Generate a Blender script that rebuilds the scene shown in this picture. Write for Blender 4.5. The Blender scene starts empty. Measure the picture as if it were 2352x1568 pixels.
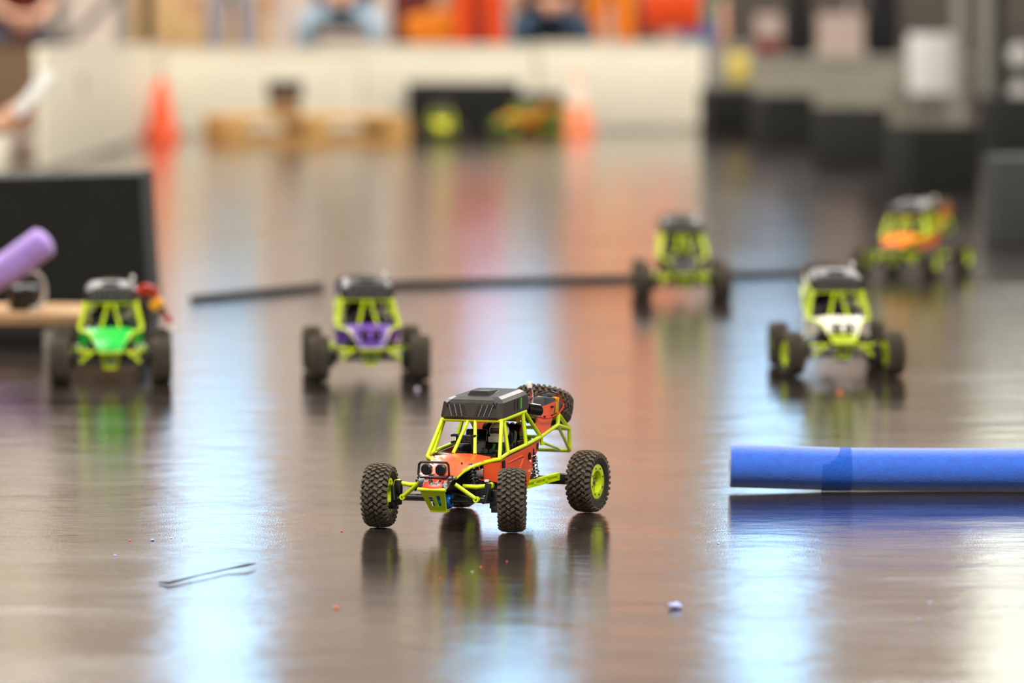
import bpy, bmesh, math, random
from mathutils import Vector, Matrix, Euler
random.seed(7)
R = math.radians
SC = bpy.context.scene
COL = SC.collection

# ------------------------------------------------------------------ camera
cam_d = bpy.data.cameras.new('camera'); cam = bpy.data.objects.new('camera', cam_d); COL.objects.link(cam)
cam_d.lens = 180; cam_d.sensor_width = 36; cam_d.clip_end = 200
cam.location = (0, 0, .75); cam.rotation_euler = (math.pi/2 - math.atan(764/11760), 0, 0)
cam_d.dof.use_dof = True; cam_d.dof.focus_distance = 7.45; cam_d.dof.aperture_fstop = 3.8
SC.camera = cam
SC.view_settings.view_transform = 'Standard'; SC.view_settings.look = 'None'
SC.view_settings.gamma = 1; SC.view_settings.use_curve_mapping = False
SC.view_settings.exposure = 0.40
SC.cycles.max_bounces = 4; SC.cycles.diffuse_bounces = 2; SC.cycles.glossy_bounces = 3; SC.cycles.transmission_bounces = 1; SC.cycles.caustics_reflective = False; SC.cycles.adaptive_threshold = .02; SC.cycles.use_light_tree = False

# ------------------------------------------------------------------ world and hall lamps
w = bpy.data.worlds.new('hall_air'); SC.world = w; w.use_nodes = True
w.node_tree.nodes['Background'].inputs[0].default_value = (1, .95, .88, 1)
w.node_tree.nodes['Background'].inputs[1].default_value = .75
LAMP_W = 470
for ly in (4, 13, 22, 31):
    for lx in (-3.4, 3.4):
        ld = bpy.data.lights.new('hall_lamp', 'AREA'); ld.shape = 'RECTANGLE'; ld.size = 3.0; ld.size_y = 1.4
        ld.energy = LAMP_W; ld.color = (1, .96, .9)
        lo = bpy.data.objects.new('hall_lamp', ld); lo.location = (lx, ly, 6.2); COL.objects.link(lo)

# ------------------------------------------------------------------ materials
def lin(c):
    return tuple(((v/255)/12.92 if v/255 <= .04045 else ((v/255+.055)/1.055)**2.4) for v in c)
def mat(name, rgb, rough=.5, metal=0., var=.12, vscale=60., bump=0., bscale=200., spec=.5, sheen=0., coat=0.):
    """procedural plastic / cloth / metal: colour with a little noise, optional fine relief"""
    m = bpy.data.materials.new(name); m.use_nodes = True
    nt = m.node_tree; b = nt.nodes['Principled BSDF']; L = nt.links
    c = lin(rgb)
    b.inputs['Roughness'].default_value = rough; b.inputs['Metallic'].default_value = metal
    b.inputs['Specular IOR Level'].default_value = spec
    if sheen: b.inputs['Sheen Weight'].default_value = sheen
    if coat: b.inputs['Coat Weight'].default_value = coat; b.inputs['Coat Roughness'].default_value = .15
    tc = nt.nodes.new('ShaderNodeTexCoord')
    n = nt.nodes.new('ShaderNodeTexNoise'); n.inputs['Scale'].default_value = vscale; n.inputs['Detail'].default_value = 4
    L.new(tc.outputs['Object'], n.inputs['Vector'])
    r = nt.nodes.new('ShaderNodeValToRGB'); L.new(n.outputs['Fac'], r.inputs['Fac'])
    r.color_ramp.elements[0].position = .3; r.color_ramp.elements[1].position = .7
    r.color_ramp.elements[0].color = (*[v*(1-var) for v in c], 1)
    r.color_ramp.elements[1].color = (*[min(1, v*(1+var)) for v in c], 1)
    L.new(r.outputs['Color'], b.inputs['Base Color'])
    if bump:
        n2 = nt.nodes.new('ShaderNodeTexNoise'); n2.inputs['Scale'].default_value = bscale; n2.inputs['Detail'].default_value = 3
        L.new(tc.outputs['Object'], n2.inputs['Vector'])
        bp = nt.nodes.new('ShaderNodeBump'); bp.inputs['Strength'].default_value = bump; bp.inputs['Distance'].default_value = .002
        L.new(n2.outputs['Fac'], bp.inputs['Height']); L.new(bp.outputs['Normal'], b.inputs['Normal'])
    return m
def emis(name, rgb, s):
    m = bpy.data.materials.new(name); m.use_nodes = True; nt = m.node_tree; nt.nodes.clear()
    e = nt.nodes.new('ShaderNodeEmission'); e.inputs[0].default_value = (*lin(rgb), 1); e.inputs[1].default_value = s
    o = nt.nodes.new('ShaderNodeOutputMaterial'); nt.links.new(e.outputs[0], o.inputs[0]); return m

def floor_mat():
    m = bpy.data.materials.new('glossy_dark_vinyl'); m.use_nodes = True; nt = m.node_tree; L = nt.links
    b = nt.nodes['Principled BSDF']
    tc = nt.nodes.new('ShaderNodeTexCoord')
    n = nt.nodes.new('ShaderNodeTexNoise'); n.inputs['Scale'].default_value = 3.; n.inputs['Detail'].default_value = 6
    L.new(tc.outputs['Object'], n.inputs['Vector'])
    r = nt.nodes.new('ShaderNodeValToRGB'); L.new(n.outputs['Fac'], r.inputs['Fac'])
    r.color_ramp.elements[0].position = .35; r.color_ramp.elements[1].position = .7
    r.color_ramp.elements[0].color = (.018, .013, .012, 1); r.color_ramp.elements[1].color = (.040, .029, .025, 1)
    L.new(r.outputs['Color'], b.inputs['Base Color'])
    # scuffs: broad noise drives the gloss
    n3 = nt.nodes.new('ShaderNodeTexNoise'); n3.inputs['Scale'].default_value = 3.2; n3.inputs['Detail'].default_value = 4; n3.inputs['Roughness'].default_value = .65
    mp0 = nt.nodes.new('ShaderNodeMapping'); mp0.inputs['Scale'].default_value = (.55, 1., 1.)
    L.new(tc.outputs['Object'], mp0.inputs['Vector']); L.new(mp0.outputs[0], n3.inputs['Vector'])
    mr = nt.nodes.new('ShaderNodeMapRange'); mr.inputs[1].default_value = .35; mr.inputs[2].default_value = .7
    mr.inputs[3].default_value = .035; mr.inputs[4].default_value = .15
    L.new(n3.outputs['Fac'], mr.inputs[0]); L.new(mr.outputs[0], b.inputs['Roughness'])
    b.inputs['IOR'].default_value = 1.85
    # leather grain + slow undulation of the sheet
    n4 = nt.nodes.new('ShaderNodeTexNoise'); n4.inputs['Scale'].default_value = 420.; n4.inputs['Detail'].default_value = 2
    L.new(tc.outputs['Object'], n4.inputs['Vector'])
    mp = nt.nodes.new('ShaderNodeMapping'); mp.inputs['Scale'].default_value = (.7, 1., 1.)
    L.new(tc.outputs['Object'], mp.inputs['Vector'])
    n5 = nt.nodes.new('ShaderNodeTexNoise'); n5.inputs['Scale'].default_value = 8.; n5.inputs['Detail'].default_value = 3
    L.new(mp.outputs[0], n5.inputs['Vector'])
    b1 = nt.nodes.new('ShaderNodeBump'); b1.inputs['Strength'].default_value = .16; b1.inputs['Distance'].default_value = .0008
    L.new(n4.outputs['Fac'], b1.inputs['Height'])
    b2 = nt.nodes.new('ShaderNodeBump'); b2.inputs['Strength'].default_value = .48; b2.inputs['Distance'].default_value = .0035
    L.new(n5.outputs['Fac'], b2.inputs['Height']); L.new(b1.outputs['Normal'], b2.inputs['Normal'])
    # fine scuff lines running across the sheet
    mp2 = nt.nodes.new('ShaderNodeMapping'); mp2.inputs['Scale'].default_value = (.22, 1., 1.)
    L.new(tc.outputs['Object'], mp2.inputs['Vector'])
    n6 = nt.nodes.new('ShaderNodeTexNoise'); n6.inputs['Scale'].default_value = 55.; n6.inputs['Detail'].default_value = 3
    L.new(mp2.outputs[0], n6.inputs['Vector'])
    b3 = nt.nodes.new('ShaderNodeBump'); b3.inputs['Strength'].default_value = .22; b3.inputs['Distance'].default_value = .0009
    L.new(n6.outputs['Fac'], b3.inputs['Height']); L.new(b2.outputs['Normal'], b3.inputs['Normal'])
    L.new(b3.outputs['Normal'], b.inputs['Normal'])
    return m

LIME = (214, 236, 16)
M = {
 'floor': floor_mat(),
 'slab': mat('dark_subfloor', (28, 25, 24), .8),
 'wall': mat('warm_plaster', (213, 194, 180), .85, vscale=1.2, var=.10),
 'wall_side': mat('grey_plaster', (190, 178, 165), .85, vscale=1.2),
 'ceil': mat('white_ceiling', (225, 222, 215), .9, vscale=2),
 'lime': mat('lime_plastic', LIME, .32, var=.05),
 'red': mat('orange_red_panel', (255, 94, 46), .34, var=.05, vscale=40, coat=.35),
 'green': mat('green_panel', (28, 190, 62), .35, var=.05),
 'purple': mat('purple_panel', (110, 62, 165), .35, var=.05),
 'white': mat('white_panel', (238, 232, 215), .4, var=.04),
 'black_panel': mat('black_panel', (30, 25, 23), .6, var=.2),
 'orange': mat('orange_panel', (250, 120, 14), .4, var=.05),
 'yellow': mat('yellow_panel', (215, 205, 25), .4, var=.05),
 'tire': mat('dusty_rubber', (92, 82, 68), .82, var=.35, vscale=90, bump=.3, bscale=900, spec=.3),
 'side_rub': mat('clean_rubber', (52, 49, 45), .75, var=.2, spec=.3),
 'black': mat('black_plastic', (17, 17, 18), .38, var=.25),
 'gloss': mat('gloss_black', (12, 12, 14), .12, var=.2, coat=.5),
 'carbon': None,
 'slot': mat('vent_dark', (5, 5, 5), .6),
 'silver': mat('bright_steel', (190, 188, 180), .25, metal=1.),
 'blue_al': mat('blue_anodised', (20, 110, 205), .3, metal=.6),
 'helmet': mat('white_helmet', (232, 224, 208), .3, var=.03),
 'visor': mat('dark_visor', (52, 40, 28), .15),
 'suit': mat('black_racing_suit', (22, 22, 24), .7),
 'suit_green': mat('green_trim', (70, 170, 40), .5),
 'strap': mat('orange_strap', (245, 165, 20), .55),
 'battery': mat('grey_battery_wrap', (70, 74, 78), .45, var=.25),
 'wire_red': mat('red_wire', (205, 45, 22), .4),
 'wire_black': mat('black_wire', (20, 18, 18), .4),
 'wire_white': mat('pale_wire', (190, 185, 180), .4),
 'conn': mat('white_connector', (245, 243, 235), .4),
 'noodle': mat('blue_foam', (26, 98, 214), .7, var=.12, vscale=90, bump=.55, bscale=330, sheen=1.),
 'noodle_band': mat('blue_foam_darker', (16, 88, 200), .9, var=.14, vscale=160, bump=.8, bscale=420, sheen=.3),  # slightly darker blue with less sheen than the noodle
 'noodle_p': mat('purple_foam', (172, 138, 216), .8, bump=.3, bscale=250, sheen=.4),
 'foam': mat('black_foam', (24, 24, 20), .85, var=.2, vscale=25, bump=.3),
 'foam_grey': mat('charcoal_foam', (48, 50, 46), .85, var=.2, vscale=25, bump=.3),
 'wood': mat('pine_wood', (214, 165, 96), .7, var=.18, vscale=14),
 'old_wood': mat('weathered_pine', (166, 128, 86), .75, var=.2, vscale=14),
 'ply': mat('plywood', (226, 184, 128), .7, var=.06, vscale=5),
 'card': mat('brown_cardboard', (140, 112, 84), .85),
 'barrier': mat('white_barrier_board', (248, 240, 216), .6, var=.03, vscale=3),
 'barrier_grey': mat('grey_barrier_cloth', (158, 152, 136), .85, var=.08, vscale=3),
 'cone': mat('orange_cone', (250, 92, 28), .5, var=.05),
 'cone_pale': mat('overexposed_cone', (250, 140, 95), .6, var=.05),  # overexposure painted in as a paler orange
 'cone_white': mat('cone_sleeve', (250, 225, 205), .5),
 'alu': mat('aluminium', (170, 170, 160), .4, metal=.7),
 'steel_grey': mat('grey_paint', (150, 146, 134), .6),
 'darkred': mat('dark_red_cloth', (92, 28, 20), .85, var=.12, vscale=6),
 'orange_cloth': mat('orange_cloth', (240, 78, 16), .85),
 'bright_orange': mat('bright_orange_cloth', (250, 130, 55), .85),
 'amber_cloth': mat('amber_cloth', (240, 135, 12), .85),
 'jeans_l': mat('light_denim', (150, 170, 185), .9, var=.12),
 'jeans_d': mat('dark_denim', (46, 66, 88), .9, var=.15),
 'blackcloth': mat('black_cloth', (22, 21, 22), .9),
 'lavender': mat('lavender_grey_cloth', (178, 172, 180), .9),
 'teal': mat('teal_cloth', (45, 140, 120), .9),
 'bluecloth': mat('blue_cloth', (48, 100, 165), .9),
 'maroon': mat('maroon_cloth', (120, 30, 22), .9),
 'sky': mat('light_blue_cloth', (165, 200, 212), .9),
 'pinkbox': mat('pinkish_carton', (200, 178, 165), .8),
 'skin': mat('skin', (214, 160, 128), .55, var=.06),
 'hair': mat('dark_hair', (48, 34, 26), .7, var=.3),
 'shoe': mat('dark_shoe', (40, 38, 38), .7),
 'whitecloth': mat('white_cloth', (238, 236, 230), .85, var=.03),
 'brown': mat('dark_brown_wood', (92, 58, 34), .7),
 'yellow_sign': mat('yellow_card', (225, 200, 90), .7),
 'grey_mark': mat('grey_sticker', (165, 162, 160), .7),
 'twig': mat('dry_twig', (58, 42, 30), .9),
 'crumb_o': mat('orange_foam_crumb', (250, 120, 85), .8), 'crumb_b': mat('blue_foam_crumb', (176, 188, 240), .8),
 'crumb_w': mat('pale_foam_crumb', (215, 205, 225), .8),
 'screen': mat('added_partition_cloth', (78, 70, 62), .9, var=.1, vscale=4),
 'hose': mat('dull_rubber', (48, 43, 38), .8),
 'rib': mat('edge_highlight_grey', (104, 100, 94), .4),  # lighter grey paints the highlights along the vent edges
 'eye': mat('eye_dark', (30, 22, 18), .3),
 'frame': mat('window_frame', (215, 205, 195), .6),
 'glow_blue': emis('daylight_pane', (178, 220, 255), 3.1),
 'glow_cream': emis('cream_pane', (238, 240, 222), 2.6),
 'glow_warm': emis('warm_lamp_pane', (255, 236, 200), 1.7),
}
def carbon():
    m = mat('printed_black_shell', (48, 42, 38), .37, var=.3, vscale=120)
    nt = m.node_tree; b = nt.nodes['Principled BSDF']; tc = nt.nodes.new('ShaderNodeTexCoord')
    wv = nt.nodes.new('ShaderNodeTexWave'); wv.inputs['Scale'].default_value = 190.; wv.bands_direction = 'DIAGONAL'
    nt.links.new(tc.outputs['Object'], wv.inputs['Vector'])
    bp = nt.nodes.new('ShaderNodeBump'); bp.inputs['Strength'].default_value = .10; bp.inputs['Distance'].default_value = .0003
    nt.links.new(wv.outputs['Fac'], bp.inputs['Height']); nt.links.new(bp.outputs['Normal'], b.inputs['Normal'])
    return m
M['carbon'] = carbon()
def nose_graphic():
    m = bpy.data.materials.new('checkered_nose_print'); m.use_nodes = True; nt = m.node_tree; L = nt.links
    b = nt.nodes['Principled BSDF']; b.inputs['Roughness'].default_value = .35
    tc = nt.nodes.new('ShaderNodeTexCoord')
    ck = nt.nodes.new('ShaderNodeTexChecker'); ck.inputs['Scale'].default_value = 130.
    ck.inputs[1].default_value = (.012, .011, .011, 1); ck.inputs[2].default_value = (.32, .29, .27, 1)
    L.new(tc.outputs['Object'], ck.inputs['Vector'])
    n = nt.nodes.new('ShaderNodeTexNoise'); n.inputs['Scale'].default_value = 95.; L.new(tc.outputs['Object'], n.inputs['Vector'])
    r = nt.nodes.new('ShaderNodeValToRGB'); r.color_ramp.interpolation = 'CONSTANT'
    r.color_ramp.elements[0].color = (0, 0, 0, 1); r.color_ramp.elements[1].color = (1, 1, 1, 1); r.color_ramp.elements[1].position = .56
    L.new(n.outputs['Fac'], r.inputs['Fac'])
    n2 = nt.nodes.new('ShaderNodeTexNoise'); n2.inputs['Scale'].default_value = 60.; L.new(tc.outputs['Object'], n2.inputs['Vector'])
    r2 = nt.nodes.new('ShaderNodeValToRGB'); r2.color_ramp.interpolation = 'CONSTANT'
    r2.color_ramp.elements[0].color = (.02, .017, .016, 1); r2.color_ramp.elements[1].color = (.9, .05, .02, 1); r2.color_ramp.elements[1].position = .52
    L.new(n2.outputs['Fac'], r2.inputs['Fac'])
    mx = nt.nodes.new('ShaderNodeMix'); mx.data_type = 'RGBA'
    L.new(r.outputs['Color'], mx.inputs[0]); L.new(r2.outputs['Color'], mx.inputs[6]); L.new(ck.outputs['Color'], mx.inputs[7])
    L.new(mx.outputs[2], b.inputs['Base Color'])
    return m
M['nose'] = nose_graphic()

# ------------------------------------------------------------------ mesh helpers
class MB:
    """collects shapes; build() links them as one mesh object"""
    def __init__(s): s.v = []; s.f = []; s.mi = []
    def add(s, vs, fs, mi=0):
        o = len(s.v); s.v += [tuple(p) for p in vs]; s.f += [tuple(i+o for i in f) for f in fs]; s.mi += [mi]*len(fs); return s
    def box(s, c, d, rot=None, mi=0, bev=0.):
        x, y, z = d[0]/2, d[1]/2, d[2]/2; c = Vector(c)
        m = rot if isinstance(rot, Matrix) else (Euler(rot).to_matrix() if rot else Matrix.Identity(3))
        if bev <= 0:
            vs = [c + m @ Vector((sx*x, sy*y, sz*z)) for sz in (-1, 1) for sy in (-1, 1) for sx in (-1, 1)]
            return s.add(vs, [(0, 2, 3, 1), (4, 5, 7, 6), (0, 1, 5, 4), (2, 6, 7, 3), (0, 4, 6, 2), (1, 3, 7, 5)], mi)
        bm = bmesh.new(); bmesh.ops.create_cube(bm, size=1)
        bmesh.ops.scale(bm, vec=d, verts=bm.verts)
        bmesh.ops.bevel(bm, geom=bm.edges[:], offset=bev, segments=2, affect='EDGES', profile=.6)
        bm.verts.index_update()
        s.add([c + m @ v.co for v in bm.verts], [tuple(v.index for v in f.verts) for f in bm.faces], mi); bm.free(); return s
    def tube(s, pts, r, seg=8, mi=0, caps=True):
        pts = [Vector(p) for p in pts]; n = len(pts)
        rr = r if isinstance(r, (list, tuple)) else [r]*n
        t0 = (pts[1]-pts[0]).normalized()
        up = Vector((0, 0, 1)) if abs(t0.z) < .9 else Vector((1, 0, 0))
        a = t0.cross(up).normalized(); vs = []
        prev = t0
        for i, p in enumerate(pts):
            if i == 0: t = t0
            elif i == n-1: t = (pts[i]-pts[i-1]).normalized()
            else: t = ((pts[i+1]-p).normalized() + (p-pts[i-1]).normalized()).normalized()
            q = prev.rotation_difference(t); a = (q @ a); a = (a - t*a.dot(t)).normalized(); b = t.cross(a); prev = t
            for k in range(seg):
                w_ = 2*math.pi*k/seg; vs.append(p + a*math.cos(w_)*rr[i] + b*math.sin(w_)*rr[i])
        fs = [(i*seg+k, i*seg+(k+1) % seg, (i+1)*seg+(k+1) % seg, (i+1)*seg+k) for i in range(n-1) for k in range(seg)]
        if caps: fs += [tuple(range(seg))[::-1], tuple((n-1)*seg+k for k in range(seg))]
        return s.add(vs, fs, mi)
    def cyl(s, a, b, r, seg=16, mi=0, r2=None): return s.tube([a, b], [r, r if r2 is None else r2], seg, mi)
    def lathe(s, prof, seg=32, axis='X', c=(0, 0, 0), mi=0, closed=False):
        """prof: (axial, radius)"""
        c = Vector(c); vs = []; n = len(prof)
        for k in range(seg):
            w_ = 2*math.pi*k/seg; co, si = math.cos(w_), math.sin(w_)
            for a, r in prof:
                p = {'X': (a, r*co, r*si), 'Y': (r*si, a, r*co), 'Z': (r*co, r*si, a)}[axis]; vs.append(c + Vector(p))
        m = n if closed else n-1
        fs = [(k*n+i, k*n+(i+1) % n, ((k+1) % seg)*n+(i+1) % n, ((k+1) % seg)*n+i) for k in range(seg) for i in range(m)]
        return s.add(vs, fs, mi)
    def prism(s, top, bot, mi=0):
        n = len(top)
        return s.add(list(top)+list(bot), [tuple(range(n)), tuple(range(2*n-1, n-1, -1))] + [(i, n+i, n+(i+1) % n, (i+1) % n) for i in range(n)], mi)
    def loft(s, rings, mi=0, caps=True):
        n = len(rings[0]); vs = [p for r_ in rings for p in r_]
        fs = [(i*n+k, i*n+(k+1) % n, (i+1)*n+(k+1) % n, (i+1)*n+k) for i in range(len(rings)-1) for k in range(n)]
        if caps: fs += [tuple(range(n))[::-1], tuple((len(rings)-1)*n+k for k in range(n))]
        return s.add(vs, fs, mi)
    def sphere(s, c, r, sc=(1, 1, 1), u=16, v=10, mi=0):
        c = Vector(c); prof = []
        vs = [c + Vector((0, 0, -r*sc[2]))]
        for j in range(1, v):
            th = math.pi*j/v
            for i in range(u):
                ph = 2*math.pi*i/u
                vs.append(c + Vector((r*sc[0]*math.sin(th)*math.cos(ph), r*sc[1]*math.sin(th)*math.sin(ph), -r*sc[2]*math.cos(th))))
        vs.append(c + Vector((0, 0, r*sc[2]))); L_ = len(vs)-1
        fs = [(0, 1+(i+1) % u, 1+i) for i in range(u)]
        fs += [(1+j*u+i, 1+j*u+(i+1) % u, 1+(j+1)*u+(i+1) % u, 1+(j+1)*u+i) for j in range(v-2) for i in range(u)]
        fs += [(L_, 1+(v-2)*u+i, 1+(v-2)*u+(i+1) % u) for i in range(u)]
        return s.add(vs, fs, mi)
    def mesh(s, name, mats, smooth=True, ang=38):
        me = bpy.data.meshes.new(name); me.from_pydata(s.v, [], s.f); me.update()
        bm = bmesh.new(); bm.from_mesh(me); bmesh.ops.recalc_face_normals(bm, faces=bm.faces); bm.to_mesh(me); bm.free()
        for m_ in (mats if isinstance(mats, list) else [mats]): me.materials.append(M[m_] if isinstance(m_, str) else m_)
        me.polygons.foreach_set('material_index', s.mi)
        if smooth:
            me.polygons.foreach_set('use_smooth', [True]*len(me.polygons)); me.set_sharp_from_angle(angle=R(ang))
        return me
    def build(s, name, mats, parent=None, loc=(0, 0, 0), rot=(0, 0, 0), smooth=True, ang=38):
        o = bpy.data.objects.new(name, s.mesh(name, mats, smooth, ang)); COL.objects.link(o)
        o.parent = parent; o.location = loc; o.rotation_euler = rot; return o
def tag(o, label, cat, group=None):
    o['label'] = label; o['category'] = cat
    if group: o['group'] = group
    return o
def struct(o): o['kind'] = 'structure'; return o
def empty(name, loc=(0, 0, 0), rz=0., parent=None):
    o = bpy.data.objects.new(name, None); COL.objects.link(o); o.location = loc; o.rotation_euler = (0, 0, R(rz)); o.parent = parent
    o.empty_display_size = .05; return o
def copy_tree(o, parent=None):
    c = o.copy(); COL.objects.link(c); c.parent = parent
    for ch in o.children: copy_tree(ch, c)
    return c
def stem(o): return o.name.split('.')[0]

# ------------------------------------------------------------------ the hall
fl = struct(MB().box((0, 17, -.06), (26, 42, .1)).build('floor', 'slab', smooth=False))
SEAMS = [-4.0, -.35, 1.9, 4.16, 6.42, 8.66, 10.91, 13.17, 15.42, 17.67, 19.92, 22.17, 24.42, 26.67, 28.92, 31.17, 33.42, 37.9]
for i in range(len(SEAMS)-1):
    a, b = SEAMS[i]+.0005, SEAMS[i+1]-.0005
    bm = MB().box((0, (a+b)/2, -.005), (25.8, b-a, .01))
    bm.build('vinyl_sheet', 'floor', fl, smooth=False)
struct(MB().box((0, 36.15, 3.2), (26, .3, 6.6)).build('wall_back', 'wall', smooth=False))
struct(MB().box((-12.85, 17, 3.2), (.3, 42, 6.6)).build('wall_left', 'wall_side', smooth=False))
struct(MB().box((12.85, 17, 3.2), (.3, 42, 6.6)).build('wall_right', 'wall_side', smooth=False))
struct(MB().box((0, 17, 6.6), (26, 42, .2)).build('ceiling', 'ceil', smooth=False))
def window(n, x, wd, z0, z1, glow):
    o = struct(MB().box((0, 0, 0), (wd+.12, .06, z1-z0+.12)).build('window_%d' % n, 'frame', loc=(x, 35.97, (z0+z1)/2), smooth=False))
    h = (z1-z0)/3
    for k in range(3):
        MB().box((0, -.035, -(z1-z0)/2+h*(k+.5)), (wd, .02, h-.03)).build('pane', glow, o, smooth=False)
    MB().box((0, -.02, -(z1-z0)/2-.09), (wd+.2, .14, .05)).build('window_sill', 'frame', o, smooth=False)
window(1, -2.08, .60, 2.40, 5.4, 'glow_blue')
window(2, -.02, .60, 2.15, 5.4, 'glow_blue')
window(3, 1.80, .52, 2.15, 5.4, 'glow_blue')
window(4, 3.55, .52, 2.7, 5.4, 'glow_cream')
window(5, -3.45, .62, 2.6, 3.5, 'glow_warm')

# ------------------------------------------------------------------ radio controlled buggies
def make_tire():
    mb = MB()
    prof = [(-.0130, .0255), (-.0165, .0275), (-.0182, .032), (-.0182, .0375), (-.0158, .0412), (-.008, .0430), (.008, .0430),
            (.0158, .0412), (.0182, .0375), (.0182, .032), (.0165, .0275), (.0130, .0255)]
    mb.lathe(prof, 48, 'X', mi=1)
    n = 30
    for k in range(n):
        for row, (x, tilt, dims, rad_, tw) in enumerate(((.0034, 0, (.0062, .0036, .0050), .0440, 28), (.0098, 10, (.0066, .0036, .0050), .0432, -24), (.0152, 34, (.0072, .0044, .0050), .0416, 10))):
            for s_ in (-1, 1):
                w_ = 2*math.pi*(k + (.5 if (row + (s_ > 0)) % 2 else 0))/n
                rad = Matrix.Rotation(w_, 3, 'X')
                m_ = rad @ Matrix.Rotation(R(tilt*s_), 3, 'Y') @ Matrix.Rotation(R(tw*s_), 3, 'Z')
                mb.box(rad @ Vector((s_*x, 0, rad_)), dims, m_)
                if row == 2:
                    mb.box(rad @ Vector((s_*.0180, .0006, .0378)), (.0060, .0046, .0018), rad @ Matrix.Rotation(R(80*s_), 3, 'Y'))
    return mb.mesh('tire', ['tire', 'side_rub'], ang=30)
def make_rim():
    mb = MB()
    for s_ in (-1, 1):
        mb.lathe([(s_*.0132, .0270), (s_*.0150, .0262), (s_*.0156, .0245), (s_*.0150, .0165), (s_*.0138, .0158), (s_*.0060, .0150)], 32)
    mb.lathe([(-.0062, .0150), (-.0062, .0060)], 32)
    for k in range(6):
        m_ = Matrix.Rotation(2*math.pi*k/6, 3, 'X')
        mb.box(m_ @ Vector((.006, 0, .0105)), (.004, .0042, .011), m_)
    return mb.mesh('rim', 'lime')
def make_hub():
    mb = MB().lathe([(.0115, 0), (.0115, .0035), (.0095, .0062), (.004, .0075), (-.008, .0075), (-.008, 0)], 12)
    for k in range(5):
        m_ = Matrix.Rotation(2*math.pi*(k+.5)/5, 3, 'X')
        mb.box(m_ @ Vector((.0075, 0, .0095)), (.003, .0026, .010), m_)
    return mb.mesh('hub', 'silver')
def make_bolts():
    mb = MB()
    for k in range(8):
        w_ = 2*math.pi*k/8
        for s_ in (-1, 1):
            mb.cyl((s_*.0146, .0208*math.cos(w_), .0208*math.sin(w_)), (s_*.0160, .0208*math.cos(w_), .0208*math.sin(w_)), .0014, 6)
    return mb.mesh('rim_bolts', 'black')
TIRE, RIM, HUB, BOLTS = make_tire(), make_rim(), make_hub(), make_bolts()
def obj(name, me, parent, loc=(0, 0, 0), rot=(0, 0, 0)):
    o = bpy.data.objects.new(name, me); COL.objects.link(o); o.parent = parent; o.location = loc; o.rotation_euler = rot; return o
def wheel(parent, loc, rot, name='wheel'):
    t = obj(name, TIRE, parent, loc, rot); obj('rim', RIM, t); obj('hub', HUB, t); obj('rim_bolts', BOLTS, t)['kind'] = 'stuff'; return t

def mir(pts): return [(-x, y, z) for x, y, z in pts]
def both(mb, pts, r, seg=8):
    mb.tube(pts, r, seg); mb.tube(mir(pts), r, seg)

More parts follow.
